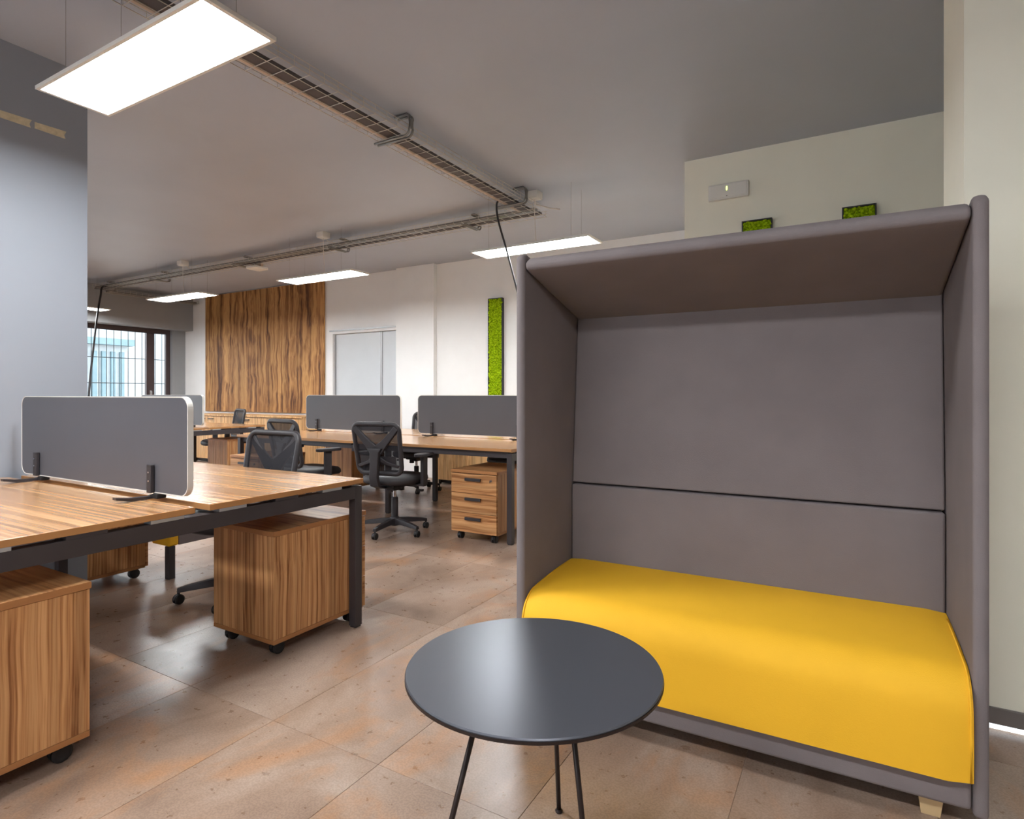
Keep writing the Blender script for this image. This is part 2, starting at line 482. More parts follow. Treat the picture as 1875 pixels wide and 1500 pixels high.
obj('wall', MB().box(-1.5, 0, -9, 9, 0, 7.5), 'outside', fb)
obj('cornice', MB().box(-1.5, 0.2, -9.2, 9.2, 7.5, 7.7), 'outside', fb)
for k in range(4):
    w_ = obj('window', MB().box(-0.06, 0.02, -7+k*3.4, -5.9+k*3.4, 3.9, 5.4), 'outside_slat', fb)

# door_1 : sliding door of pale panels
d1 = struct('door_1', MB().box(DX0, DX0+0.05, YB-0.02, YB+0.08, 0, DZ).box(DX0+0.05, DX1, YB-0.02, YB+0.08, DZ-0.05, DZ), 'white', bevel=0.003)
obj('track', MB().box(DX0-0.01, DX1, YB-0.035, YB-0.02, DZ-0.012, DZ+0.008), 'alu', d1)
for a, b in ((DX0+0.07, -6.155), (-6.115, DX1)):
    p = obj('panel', MB().box(a, b, YB+0.03, YB+0.06, 0.01, DZ-0.055), 'door', d1, bevel=0.003)
obj('stile', MB().box(-6.155, -6.115, YB+0.02, YB+0.065, 0.01, DZ-0.055), 'alu', d1)
obj('stile', MB().box(DX0+0.05, DX0+0.07, YB+0.02, YB+0.065, 0.01, DZ-0.055), 'alu', d1)
obj('backing', MB().box(DX0, DX1, YB+0.08, YB+0.1, 0, DZ), 'white', d1)

# wooden wall panel
tag(obj('wood_panel', MB().box(-10.42, -7.30, YB-0.03, YB-0.001, 0.86, 2.985), 'panel_wood', bevel=0.002),
    'tall walnut plank-look wall panel above the low cabinets', 'wall panel')

# ------------------------------------------------------------------ ceiling lights
def make_light():
    t = thing('ceiling_light', '', 'ceiling light', group='hanging panel lights')
    w, l, h = 0.298, 1.21, 0.016
    fr = MB()
    fr.box(-l/2, l/2, -w/2, -w/2+0.014, -0.0, h).box(-l/2, l/2, w/2-0.014, w/2, 0, h)
    fr.box(-l/2, -l/2+0.018, -w/2+0.014, w/2-0.014, 0, h).box(l/2-0.018, l/2, -w/2+0.014, w/2-0.014, 0, h)
    fr.box(-l/2+0.018, l/2-0.018, -w/2+0.014, w/2-0.014, h-0.004, h)
    obj('frame', fr, 'plastic', t)
    obj('diffuser', MB().box(-l/2+0.018, l/2-0.018, -w/2+0.014, w/2-0.014, 0.004, 0.010), 'lamp', t)
    for sx in (-1, 1):
        for sy in (-1, 1):
            obj('suspension_wire', MB().tube([(sx*0.42, sy*0.11, h), (sx*0.42, sy*0.11, ZC-2.505)], 0.0008, 5), 'galv', t)
    return t
LZ = 2.505
light0 = make_light()
light0['label'] = 'large lit panel light hanging nearest, over the left desk'
light0.location = (-2.495, 1.335, LZ)
for lab, x, yy, rz in (('lit panel light hanging above the grey booth, right of the black cable', -2.53, 4.765, 0),
                       ('lit panel light hanging before the right end of the walnut panel', -5.28, 4.765, 0),
                       ('lit panel light hanging before the left end of the walnut panel', -8.05, 4.765, 0),
                       ('small-looking lit panel light at the far left above the brown window', -10.34, 4.30, PI/2),
                       ('added unseen panel light behind the grey partition, middle of the row', -5.28, 1.335, 0),  # this and the next: assumed repeats of the near row, added for their light
                       ('added unseen panel light behind the grey partition, end of the row', -8.05, 1.335, 0),
                       ('lit panel light behind the viewer, left of two', -2.6, -0.35, 0),
                       ('lit panel light behind the viewer, right of two', 0.28, -0.35, 0)):
    dup(light0, lab, (x, yy, LZ), rz)

def jbox(x, yy, lab):
    t = thing('junction_box', lab, 'junction box', (x, yy, ZC), group='white ceiling junction boxes')
    obj('body', MB().box(-0.055, 0.055, -0.055, 0.055, -0.06, 0), 'plastic', t, bevel=0.005)
    obj('lid', MB().box(-0.05, 0.05, -0.05, 0.05, -0.066, -0.06), 'plastic', t, bevel=0.002)
    obj('flex', MB().tube([(0, 0, -0.066), (0, 0, -0.2), (0.01, 0.01, -0.46)], 0.003, 6), 'wcable', t)
    obj('feed_cable', MB().tube([(-0.03, 0.05, -0.04), (-0.05, 0.12, -0.07), (0.05, 0.2, -0.1), (0.14, 0.24, -0.115)], 0.006, 6), 'wcable', t)
jbox(-2.50, 4.72, 'white ceiling junction box at the corner where the trays meet')
jbox(-5.19, 4.70, 'white ceiling junction box above the middle of the long tray')
jbox(-7.97, 4.74, 'white ceiling junction box above the left part of the long tray')

# ------------------------------------------------------------------ cable trays
TZ = 2.872
def tray(name, label, L, w=0.26, h=0.055, pitch=0.1, conduits=()):
    """local x along the tray from 0 to L, bottom at z=0"""
    t = thing(name, label, 'cable tray', group='wire cable trays')
    r = 0.0022
    g = MB()
    for yy in (-w/2, -w/6, w/6, w/2): g.tube([(0, yy, 0), (L, yy, 0)], r, 5)
    for s in (-1, 1):
        for zz in (h*0.5, h): g.tube([(0, s*w/2, zz), (L, s*w/2, zz)], r, 5)
    k = 0.03
    while k < L:
        g.tube([(k, -w/2, h), (k, -w/2, 0), (k, w/2, 0), (k, w/2, h)], r, 5)
        k += pitch
    o = obj('wire_mesh', g, 'wire', t); o['kind'] = 'stuff'
    for (y0, y1, hh, mat) in conduits:
        obj('cable_bundle', MB().box(0.02, L-0.02, y0, y1, 0.004, 0.004+hh), mat, t, bevel=0.004)
    return t
t1 = tray('cable_tray', 'wire cable tray running from the near light back to the tray corner', 8.6, conduits=((-0.045, 0.045, 0.02, 'conduit'), (0.06, 0.085, 0.014, 'conduit_b')))
t1.location = (-2.64, -3.75, TZ); t1.rotation_euler = (0, 0, PI/2)
t2 = tray('cable_tray', 'long wire cable tray crossing the room in front of the walnut panel', 8.05, conduits=((0.0, 0.06, 0.02, 'conduit'), (-0.09, -0.03, 0.03, 'galv')))
t2.location = (-10.60, 4.945, TZ+0.004)
t3 = tray('cable_tray', 'short wire cable tray along the grey beam above the window', 1.55, w=0.2, conduits=((-0.05, 0.05, 0.03, 'galv'),))
t3.location = (-10.72, 5.08, TZ-0.01); t3.rotation_euler = (0, 0, PI/2)

def make_hanger():
    """C-shaped galvanised channel: ceiling arm, drop, arm under the tray; arms point to -x"""
    t = thing('tray_hanger', '', 'bracket', group='galvanised tray hangers')
    zb = TZ-0.006-ZC
    for off in (-0.017, 0.017):
        pts = [(-0.125, off, -0.012), (-0.03, off, -0.012)]
        for k in range(1, 6): a = R(90-90*k/5); pts.append((-0.03+0.03*math.cos(a), off, -0.042+0.03*math.sin(a)))
        pts.append((0, off, zb+0.028))
        for k in range(1, 6): a = R(-90*k/5); pts.append((-0.04+0.04*math.cos(a), off, zb+0.028+0.04*math.sin(a)))
        pts.append((-0.30, off, zb-0.012))
        obj('rail', MB().tube(pts, 0.008, 8), 'galv', t, smooth=True)
    obj('channel_web', MB().box(-0.12, -0.02, -0.02, 0.02, -0.008, -0.0005), 'galv', t)
    obj('channel_web', MB().box(0.000, 0.006, -0.016, 0.016, zb+0.03, -0.045), 'galv', t)
    return t
h0 = make_hanger()
h0['label'] = 'shiny tray hanger halfway along the near cable tray'
h0.location = (-2.492, 2.99, ZC)
dup(h0, 'shiny tray hanger at the tray corner beside the black cable', (-2.492, 4.55, ZC), 0)
dup(h0, 'tray hanger on the near tray above the big panel light', (-2.492, 1.25, ZC), 0)
for x, lab in ((-3.34, 'tray hanger on the long tray, nearest the corner'), (-5.20, 'tray hanger on the long tray beside the middle junction box'),
               (-6.97, 'tray hanger on the long tray beside the white access point'), (-8.9, 'tray hanger on the long tray left of the left junction box'),
               (-10.45, 'tray hanger at the far left end of the long tray')):
    dup(h0, lab, (x, 5.095, ZC), PI/2)
ap = thing('access_point', 'flat white square wireless unit under the long cable tray', 'access point', (-6.75, 5.0, TZ-0.07))
obj('housing', MB().prism(rrect(0.21, 0.21, 0.035), 'z', 0, 0.03), 'plastic', ap, bevel=0.008)
obj('bracket', MB().box(-0.02, 0.10, -0.02, 0.02, 0.03, 0.066), 'conduit_b', ap)

def cable(name, label, pts, r, mat='blackcable'):
    # smooth catmull-rom path
    P = [Vector(p) for p in pts]; out = []
    for i in range(len(P)-1):
        p0 = P[max(i-1, 0)]; p1 = P[i]; p2 = P[i+1]; p3 = P[min(i+2, len(P)-1)]
        for k in range(8):
            t = k/8
            out.append(0.5*((2*p1)+(p2-p0)*t+(2*p0-5*p1+4*p2-p3)*t*t+(3*p1-p0-3*p2+p3)*t**3))
    out.append(P[-1])
    return tag(obj(name, MB().tube(out, r, 8), mat, smooth=True), label, 'cable')
cable('power_cable', 'black power cable dropping from the tray corner behind the booth',
      [(-2.72, 4.46, 2.89), (-2.75, 4.47, 2.85), (-2.75, 4.50, 2.72), (-2.69, 4.55, 2.45), (-2.60, 4.60, 2.05), (-2.50, 4.68, 1.5), (-2.42, 4.76, 0.75), (-2.40, 4.78, 0.5)], 0.009)
cable('power_cable', 'thin cable dropping past the left edge of the window',
      [(-10.2, 4.86, 2.89), (-10.25, 4.80, 2.85), (-10.2, 4.76, 2.72), (-10.1, 4.68, 2.5), (-9.85, 4.52, 2.1), (-9.5, 4.28, 1.2), (-9.4, 4.2, 0.4)], 0.014)

# ------------------------------------------------------------------ moss pictures and emergency light
def moss_strip(label, x0, x1, z0, z1, yw, seed):
    t = thing('moss_picture', label, 'moss picture', ((x0+x1)/2, yw, z0), group='vertical moss strips on the walls')
    w, h, d = x1-x0, z1-z0, 0.05
    fr = MB().box(-w/2, -w/2+0.008, -d, 0, 0, h).box(w/2-0.008, w/2, -d, 0, 0, h).box(-w/2+0.008, w/2-0.008, -d, 0, 0, 0.008).box(-w/2+0.008, w/2-0.008, -d, 0, h-0.008, h)
    fr.box(-w/2+0.008, w/2-0.008, -0.012, 0, 0.008, h-0.008)
    obj('frame', fr, 'blackframe', t)
    rnd = random.Random(seed)
    ico = bmesh.new(); bmesh.ops.create_icosphere(ico, subdivisions=1, radius=1.0)
    iv = [v.co.copy() for v in ico.verts]; jf = [[v.index for v in f.verts] for f in ico.faces]; ico.free()
    g = MB()
    nx = max(3, int((w-0.016)/0.021)); nz = int((h-0.02)/0.021)
    for i in range(nx+1):
        for j in range(nz+1):
            r = rnd.uniform(0.011, 0.019)
            cx = -w/2+0.02+(w-0.04)*i/nx + rnd.uniform(-0.006, 0.006)
            cz = 0.02+(h-0.04)*j/nz + rnd.uniform(-0.006, 0.006)
            cy = -0.036+rnd.uniform(-0.012, 0.006)
            g.add([(cx+p.x*r*rnd.uniform(0.8, 1.2), cy+p.y*r*rnd.uniform(0.8, 1.2), cz+p.z*r*rnd.uniform(0.8, 1.2)) for p in iv], jf)
    g.box(-w/2+0.009, w/2-0.009, -0.03, -0.013, 0.009, h-0.009)
    o = obj('moss', g, 'moss', t); o['kind'] = 'stuff'
moss_strip('tall bright green moss strip on the white wall left of the booth', -4.195, -3.975, 0.92, 2.435, YB, 1)
moss_strip('moss strip peeking over the booth, left of two on the cream wall', -0.722, -0.515, 1.0, 2.455, YA, 2)
moss_strip('moss strip peeking over the booth, right of two on the cream wall', -0.071, 0.132, 1.0, 2.455, YA, 3)
em = thing('emergency_light', 'white rectangular emergency light on the cream wall above the booth', 'emergency light', (-0.822, YA, 2.649))
obj('housing', MB().box(-0.145, 0.145, -0.032, 0, 0, 0.118), 'plastic', em, bevel=0.006)
obj('cover', MB().box(-0.132, 0.132, -0.038, -0.032, 0.01, 0.108), 'plastic', em, bevel=0.004)
obj('led', MB().box(-0.012, -0.004, -0.041, -0.038, 0.062, 0.09), 'led', em)
obj('test_button', MB().box(-0.012, -0.004, -0.040, -0.038, 0.016, 0.022), 'skirt', em)
for lab, y0, y1 in (('left piece of masking tape high on the grey partition', 1.18, 1.435), ('right piece of masking tape high on the grey partition', 1.452, 1.595)):
    g = MB().prism([(y0, 2.596), (y1, 2.592), (y1-0.006, 2.61), (y1+0.004, 2.634), (y0, 2.630)], 'x', -3.7998, -3.7985)
    tag(obj('masking_tape', g, 'tape'), lab, 'tape', 'masking tape strips')

# ------------------------------------------------------------------ bench desks
def bench(label, x0, x1, ymid, n, left_inset=False, mids=True):
    """two rows back to back between x0 and x1, n modules along x"""
    D, G, H, T = 0.822, 0.06, 0.744, 0.024
    t = thing('bench_desk', label, 'desk', (x1, ymid, 0), group='back-to-back bench desks')
    L = x1-x0; mlen = L/n
    for k in range(n):
        for s in (-1, 1):
            ya, yb = (G/2, G/2+D) if s > 0 else (-G/2-D, -G/2)
            tp = obj('desktop', MB().box(-mlen/2+0.001, mlen/2-0.001, -D/2, D/2, 0, T), 'desk', t, (-(k+0.5)*mlen, (ya+yb)/2, H-T), bevel=0.002)
            e = MB().box(-mlen/2, mlen/2, -D/2-0.0006, -D/2+0.0005, 0.0015, T-0.0015).box(-mlen/2, mlen/2, D/2-0.0005, D/2+0.0006, 0.0015, T-0.0015)
            e.box(mlen/2-0.0015, mlen/2-0.0004, -D/2, D/2, 0.0015, T-0.0015).box(-mlen/2+0.0004, -mlen/2+0.0015, -D/2, D/2, 0.0015, T-0.0015)
            obj('edge_band', e, 'edge', tp)
            # spacers and long beam under the top
            yo = (yb-0.055) if s > 0 else (ya+0.055)
            obj('long_beam', MB().box(-(k+1)*mlen+0.05, -k*mlen-0.05, yo-0.02, yo+0.02, H-T-0.05, H-T-0.001), 'steel', t)
    zb0, zb1 = 0.648, 0.708
    yo = G/2+D
    for k in range(n+1):
        xx = -k*mlen
        end = (k == 0) or (k == n and not left_inset)
        xc = xx-0.024 if k == 0 else (xx+0.024 if k == n else xx)
        ly = yo-0.03 if end else 0.375
        if k == n and left_inset: ly = 0.2
        obj('cross_beam', MB().box(xc-0.022, xc+0.022, -(yo-0.008), yo-0.008, zb0, zb1), 'steel', t, bevel=0.002)
        for s in (-1, 1):
            lg = obj('leg', MB().box(xc-0.0225, xc+0.0225, s*ly-0.0225, s*ly+0.0225, 0.008, zb0 if not end else zb1+0.001), 'steel', t, bevel=0.002)
            obj('foot_cap', MB().box(xc-0.018, xc+0.018, s*ly-0.018, s*ly+0.018, 0.0, 0.008), 'wheel', lg)
            for q in (0.10, 0.36, 0.62):
                obj('spacer', MB().box(xc-0.022, xc+0.022, s*(G/2+q)-0.06, s*(G/2+q)+0.06, zb1, H-T), 'steel' if q == 0.36 else 'alu', t)
    return t
bench('large wooden bench desk nearest the camera, at the left by the grey partition', -3.775, -2.15, 1.355, 1, left_inset=True)
bench('long wooden bench desk with two grey screens behind the mesh chairs', -5.64, -2.285, 4.785, 2)
bench('far wooden bench desk near the walnut panel, partly hidden by the near screen', -8.76, -7.12, 4.55, 1)

def screen(label, xc, ymid, w=1.44):
    t = thing('desk_screen', label, 'desk screen', (xc, ymid, 0.768), group='grey desk screens')
    h, d = 0.392, 0.020
    obj('panel', MB().prism(rrect(w-0.008, h-0.008, 0.044, 8, 0, h/2), 'y', -d/2, d/2), 'screen', t)
    a = rrect(w, h, 0.048, 8, 0, h/2); b = rrect(w-0.008, h-0.008, 0.044, 8, 0, h/2); n = len(a)
    vs = [(p[0], -d/2-0.0015, p[1]) for p in a]+[(p[0], -d/2-0.0015, p[1]) for p in b]+[(p[0], d/2+0.0015, p[1]) for p in a]+[(p[0], d/2+0.0015, p[1]) for p in b]
    fs = []
    for i in range(n):
        j = (i+1) % n
        fs += [(i, j, n+j, n+i), (2*n+i, 3*n+i, 3*n+j, 2*n+j), (i, 2*n+i, 2*n+j, j), (n+i, n+j, 3*n+j, 3*n+i)]
    obj('edge_trim', MB().add(vs, fs), 'screen_edge', t)
    for bx in (-w/2+0.185, w/2-0.245):
        for s in (-1,):
            g = MB().box(bx-0.016, bx+0.016, s*0.028, s*0.0117, 0.0, 0.115)
            br = obj('bracket', g, 'blackp', t, bevel=0.003)
            obj('clamp_foot', MB().prism([(-0.024, -0.012), (-0.10, -0.009), (-0.155, 0.0), (-0.155, -0.010), (-0.10, -0.022), (0.02, -0.022), (0.02, -0.001)][::-1], 'x', bx-0.014, bx+0.014), 'blackp', br)
            obj('clamp_block', MB().box(bx+0.012, bx+0.045, -0.02, 0.02, -0.0215, -0.002), 'wheel', br, bevel=0.003)
            for zz in (0.05, 0.085): obj('bolt', MB().xf(Matrix.Identity(4)).cyl((0, 0), 0.004, 0, 0.003, 10).xf(Matrix.Translation((bx+0.004, -0.028, zz)) @ Matrix.Rotation(R(90), 4, 'X')), 'chrome', br)
    return t
screen('grey desk screen with two black clamps on the nearest desk', -2.955, 1.36)
screen('grey desk screen on the long desk, right one beside the booth', -3.175, 4.79)
screen('grey desk screen on the long desk, left one before the door', -4.845, 4.79)
screen('narrow sliver of grey desk screen on the far desk behind the near screen', -7.93, 4.555)

# ------------------------------------------------------------------ drawer pedestals
PW, PD, PH = 0.43, 0.56, 0.565
def caster(parent, x, yy, r=0.030):
    g = MB()
    for s in (-1, 1):
        g.add(*[(lambda m_: (m_.v, m_.f))(MB().lathe([(r*0.7, 0), (r, 0.004), (r, 0.012), (r*0.7, 0.016)], 14).xf(
            Matrix.Translation((x+s*0.012-0.008, yy, r)) @ Matrix.Rotation(R(90), 4, 'Y')))][0])
    c = obj('caster', g, 'wheel', parent)
    obj('hood', MB().prism([(yy+r*1.05*math.cos(R(a)), r+r*1.05*math.sin(R(a))) for a in range(0, 181, 20)], 'x', x-0.006, x+0.006).cyl((x, yy), 0.008, r*1.5, r*2.4, 10), 'blackp', c)
    return c
def make_pedestal():
    t = thing('drawer_pedestal', '', 'drawer pedestal', group='wooden drawer pedestals on castors')
    b0 = 0.066
    body = MB().box(-PW/2, PW/2, 0.02, PD, b0+0.02, PH-0.024)
    obj('carcass', body, 'vert', t, bevel=0.001)
    obj('base_panel', MB().box(-PW/2-0.001, PW/2+0.001, 0.02, PD, b0, b0+0.019), 'pedge', t, bevel=0.001)
    obj('top_panel', MB().box(-PW/2-0.003, PW/2+0.003, -0.002, PD+0.003, PH-0.023, PH), 'topw', t, bevel=0.0015)
    x_, y_ = PW/2+0.003, PD+0.003
    eb = MB().box(-x_-0.0006, -x_+0.0005, -0.002, y_, PH-0.0215, PH-0.0015).box(x_-0.0005, x_+0.0006, -0.002, y_, PH-0.0215, PH-0.0015)
    eb.box(-x_, x_, -0.0026, -0.0015, PH-0.0215, PH-0.0015).box(-x_, x_, y_-0.0005, y_+0.0006, PH-0.0215, PH-0.0015)
    obj('edge_band', eb, 'pedge', t)
    z0, z1 = b0+0.004, PH-0.027
    hh = (z1-z0)/3
    for k in range(3):
        a, b = z0+k*hh+0.002, z0+(k+1)*hh-0.002
        d = obj('drawer', MB().box(-PW/2+0.001, PW/2-0.001, 0, 0.018, a, b), 'horz', t, bevel=0.001)
        zc = b-0.042
        hp = MB().box(-0.075, 0.075, -0.018, -0.012, zc-0.012, zc+0.010).box(-0.075, 0.075, -0.012, 0.0, zc+0.006, zc+0.010)
        obj('handle', hp, 'blackp', d, bevel=0.0015)
    lk = MB().cyl((0, 0), 0.009, 0, 0.006, 14).xf(Matrix.Translation((PW/2-0.05, 0, z1-0.044)) @ Matrix.Rotation(R(90), 4, 'X'))
    l_ = obj('lock', lk, 'chrome', t)
    obj('key', MB().box(PW/2-0.052, PW/2-0.048, -0.022, -0.006, z1-0.058, z1-0.036), 'chrome', l_)
    for sx in (-1, 1):
        for yy in (0.06, PD-0.06):
            c = caster(t, sx*(PW/2-0.055), yy)
    return t
ped0 = make_pedestal()
ped0['label'] = 'pedestal cut by the left frame edge, under the near desk'
ped0.location = (-2.352, 0.405, 0)
for lab, x, yy, rz in (
    ('pedestal beside the desk leg with a chair behind it, centre left', -2.418, 2.275, PI),
    ('dark shaded pedestal behind the end of the grey partition', -4.125, 2.10, PI),
    ('pedestal with three black handles and a key under the long desk', -2.605, 3.885, 0),
    ('pedestal under the left end of the long desk, half hidden by chairs', -5.18, 3.69, 0),
    ('pedestal seen from behind between the two nearest mesh chairs', -5.32, 5.61, PI),
    ('pedestal seen from behind under the far desk near the cabinets', -7.44, 5.46, PI)):
    dup(ped0, lab, (x, yy, 0), rz)

# ------------------------------------------------------------------ low cabinets along the far wall
def make_cabinet(w=0.945):
    t = thing('low_cabinet', '', 'cabinet', group='low wooden wall cabinets')
    d = 0.46; h = 0.80
    obj('carcass', MB().box(-w/2, w/2, -d+0.02, 0, 0.06, h), 'cab', t)
    for s in (-1, 1):
        dr = obj('door', MB().box(0.002 if s > 0 else -w/2+0.002, w/2-0.002 if s > 0 else -0.002, -d, -d+0.018, 0.066, h-0.004), 'cab', t, bevel=0.0015)
        hx = s*0.12
        obj('handle', MB().box(hx-0.07, hx+0.07, -d-0.024, -d-0.016, h-0.055, h-0.04).box(hx-0.065, hx-0.055, -d-0.018, -d, h-0.053, h-0.043).box(hx+0.055, hx+0.065, -d-0.018, -d, h-0.053, h-0.043), 'blackp', dr)
    obj('plinth', MB().box(-w/2+0.05, w/2-0.05, -d+0.08, -0.02, 0.012, 0.06), 'blackp', t)
    for sx in (-1, 1):
        obj('foot', MB().cyl((sx*(w/2-0.06), -d+0.06), 0.02, 0, 0.06, 12), 'wheel', t)
    return t
cab0 = make_cabinet()
cab0['label'] = 'low cabinet below the walnut panel, right end behind the chair'
cab0.location = (-7.735, YB-0.035, 0)
for lab, x in (('low cabinet below the walnut panel, middle of three', -8.685), ('low cabinet below the walnut panel, left end of three', -9.635),
               ('low cabinet behind the long desk, right of the white pilaster', -4.28), ('low cabinet behind the long desk under the moss strip', -3.33)):
    dup(cab0, lab, (x, YB-0.035, 0), 0)
tag(obj('cabinet_top', MB().box(-10.12, -7.25, YB-0.035-0.475, YB-0.033, 0.80, 0.828), 'cab', bevel=0.002), 'continuous pale worktop on the cabinets below the walnut panel', 'worktop')
tag(obj('cabinet_top', MB().box(-4.765, -2.85, YB-0.035-0.475, YB-0.033, 0.80, 0.828), 'cab', bevel=0.002), 'worktop on the cabinets behind the long desk screens', 'worktop')

# ------------------------------------------------------------------ office chairs (local forward is +y)
def make_chair():
    t = thing('office_chair', '', 'office chair', group='black mesh office chairs')
    base = MB().lathe([(0.04, 0.062), (0.046, 0.075), (0.042, 0.125), (0.032, 0.135)], 20)
    for k in range(5):
        a = R(90+36+72*k)
        m_ = Matrix.Rotation(a, 4, 'Z')
        arm = MB()
        secs = [(0.02, 0.030, 0.075, 0.125), (0.12, 0.026, 0.078, 0.118), (0.24, 0.021, 0.070, 0.100), (0.292, 0.018, 0.064, 0.088)]
        for (x, hw, za, zb) in secs: arm.v += [(x, -hw, za), (x, hw, za), (x, hw*0.7, zb), (x, -hw*0.7, zb)]
        for i in range(3):
            for j in range(4): arm.f.append((i*4+j, i*4+(j+1) % 4, (i+1)*4+(j+1) % 4, (i+1)*4+j))
        arm.f += [(3, 2, 1, 0), (12, 13, 14, 15)]
        arm.xf(m_); base.add(arm.v, arm.f)
    bo = obj('base', base, 'blackp', t, bevel=0.003)
    for k in range(5):
        a = R(90+36+72*k)
        caster(bo, 0.285*math.cos(a), 0.285*math.sin(a), 0.027)
    obj('column_sleeve', MB().lathe([(0.029, 0.12), (0.029, 0.29), (0.026, 0.30)], 18), 'blackp', t, smooth=False)
    obj('gas_piston', MB().cyl((0, 0), 0.014, 0.29, 0.40, 14), 'chrome', t)
    me = obj('mechanism', MB().box(-0.075, 0.075, -0.13, 0.12, 0.385, 0.425).box(-0.04, 0.04, -0.06, 0.06, 0.36, 0.385), 'mech', t, bevel=0.006)
    obj('tension_knob', MB().cyl((0, 0), 0.028, 0, 0.045, 14).xf(Matrix.Translation((0, 0.1, 0.345))), 'mech', me)
    obj('lever', MB().tube([(0.06, 0.03, 0.40), (0.17, 0.03, 0.395), (0.21, 0.035, 0.375)], 0.006, 6).box(0.19, 0.25, 0.025, 0.055, 0.355, 0.372), 'mech', me)
    # seat : superellipse cushion
    prof = [(0.80, 0.422), (0.93, 0.428), (1.0, 0.450), (0.985, 0.478), (0.90, 0.495), (0.60, 0.503), (0.0, 0.500)]
    n = 36; vs = []; fs = []
    for (q, z) in prof[:-1]:
        for k in range(n):
            a = 2*PI*k/n; c, s = math.cos(a), math.sin(a); e = 0.62
            x = 0.245*q*math.copysign(abs(c)**e, c); yy = 0.24*q*math.copysign(abs(s)**e, s)+0.02
            zz = z - (0.02*max(0, (yy-0.12)/0.14)**2)
            vs.append((x, yy, zz))
    for i in range(len(prof)-2):
        for k in range(n): fs.append((i*n+k, i*n+(k+1) % n, (i+1)*n+(k+1) % n, (i+1)*n+k))
    fs.append(tuple(range(n-1, -1, -1)))
    vs.append((0, 0.02, 0.500)); ci = len(vs)-1; b_ = (len(prof)-2)*n
    for k in range(n): fs.append((b_+k, b_+(k+1) % n, ci))
    obj('seat', MB().add(vs, fs), 'seatf', t, smooth=True)
    # backrest surface function u in [-1,1], v in [0,1]
    def bp(x, z, off=0.0):
        v = (z-0.52)/0.41
        return Vector((x, -0.215-0.075*v-0.02*math.sin(PI*min(1, max(0, v)))*0+0.22*x*x-off, z))
    outl = []
    for (x, z) in rrect(0.44, 0.405, 0.06, 7, 0, 0.7275):
        taper = 1.0-0.06*(1-(z-0.525)/0.405)
        outl.append(bp(x*taper, z))
    fr = obj('back_frame', MB().tube(outl, 0.019, 8, closed=True, up=(0, 1, 0.2), flat=0.9), 'blackp', t, smooth=True)
    obj('back_mesh', MB().grid(lambda u, v: bp((u-0.5)*0.415*(0.95+0.05*v), 0.535+v*0.385, -0.004), 10, 10), 'mesh', t, smooth=True)
    # spine with a Y shaped head
    def ribbon(path, ws, th):
        vs = []; fs = []
        for (p, w) in zip(path, ws):
            p = Vector(p); vs += [p+Vector((-w[0], 0, w[1])), p+Vector((w[0], 0, -w[1])), p+Vector((w[0]*0.85, -th, -w[1]*0.85)), p+Vector((-w[0]*0.85, -th, w[1]*0.85))]
        for i in range(len(path)-1):
            for j in range(4): fs.append((i*4+j, i*4+(j+1) % 4, (i+1)*4+(j+1) % 4, (i+1)*4+j))
        m4 = (len(path)-1)*4
        fs += [(3, 2, 1, 0), (m4, m4+1, m4+2, m4+3)]
        return MB().add(vs, fs)
    sp = ribbon([(0, -0.06, 0.405), (0, -0.20, 0.405), (0, -0.265, 0.43), (0, -0.285, 0.50), (0, -0.275, 0.60), (0, -0.270, 0.70), (0, -0.268, 0.735)],
                [(0.04, 0.0), (0.042, 0.0), (0.044, 0.0), (0.044, 0), (0.042, 0), (0.050, 0), (0.078, 0)], 0.032)
    s_ = obj('spine', sp, 'blackp', t, bevel=0.006)
    for s in (-1, 1):
        pth = [(s*0.015, -0.262, 0.715), (s*0.08, -0.262, 0.775), (s*0.15, -0.268, 0.845), (s*0.20, -0.272, 0.900)]
        obj('spine_branch', ribbon(pth, [(0.040, s*0.034), (0.026, s*0.024), (0.021, s*0.018), (0.022, s*0.016)], 0.02), 'blackp', s_, bevel=0.004)
        pth = [(s*0.02, -0.262, 0.655), (s*0.09, -0.246, 0.615), (s*0.19, -0.226, 0.585)]
        obj('spine_branch', ribbon(pth, [(0.012, -s*0.014), (0.010, -s*0.012), (0.009, -s*0.012)], 0.014), 'blackp', s_, bevel=0.003)
    obj('lumbar_pad', MB().grid(lambda u, v: bp((u-0.5)*0.34, 0.60+v*0.07, 0.008), 8, 2), 'blackp', t, smooth=True)
    # arms
    for s in (-1, 1):
        a = obj('arm_post', MB().box(s*0.285-0.016, s*0.285+0.016, -0.035, 0.035, 0.42, 0.655), 'blackp', t, bevel=0.006)
        obj('arm_bracket', MB().box(min(s*0.06, s*0.30), max(s*0.06, s*0.30), -0.03, 0.03, 0.408, 0.424), 'blackp', a, bevel=0.003)
        obj('arm_pad', MB().prism(rrect(0.075, 0.25, 0.03, 5, s*0.285, 0.01), 'z', 0.655, 0.682), 'blackp', a, bevel=0.006)
    return t
ch0 = make_chair()
ch0['label'] = 'mesh chair facing the camera behind the nearest desk'
ch0.location = (-3.10, 2.15, 0); ch0.rotation_euler = (0, 0, PI+0.04)
for lab, x, yy, rz in (
    ('mesh chair with its back to the camera at the long desk, centre', -3.37, 3.83, R(8)),
    ('mesh chair turned sideways at the long desk, left of the centre chair', -4.40, 3.81, R(-6)),
    ('mesh chair behind the long desk, back edge showing between the screens', -4.60, 5.62, PI+0.1),
    ('mesh chair behind the long desk, only its seat visible by the booth', -3.25, 5.63, PI-0.15),
    ('mesh chair behind the far desk near the cabinets', -8.22, 5.47, PI-0.3)):
    dup(ch0, lab, (x, yy, 0), rz)

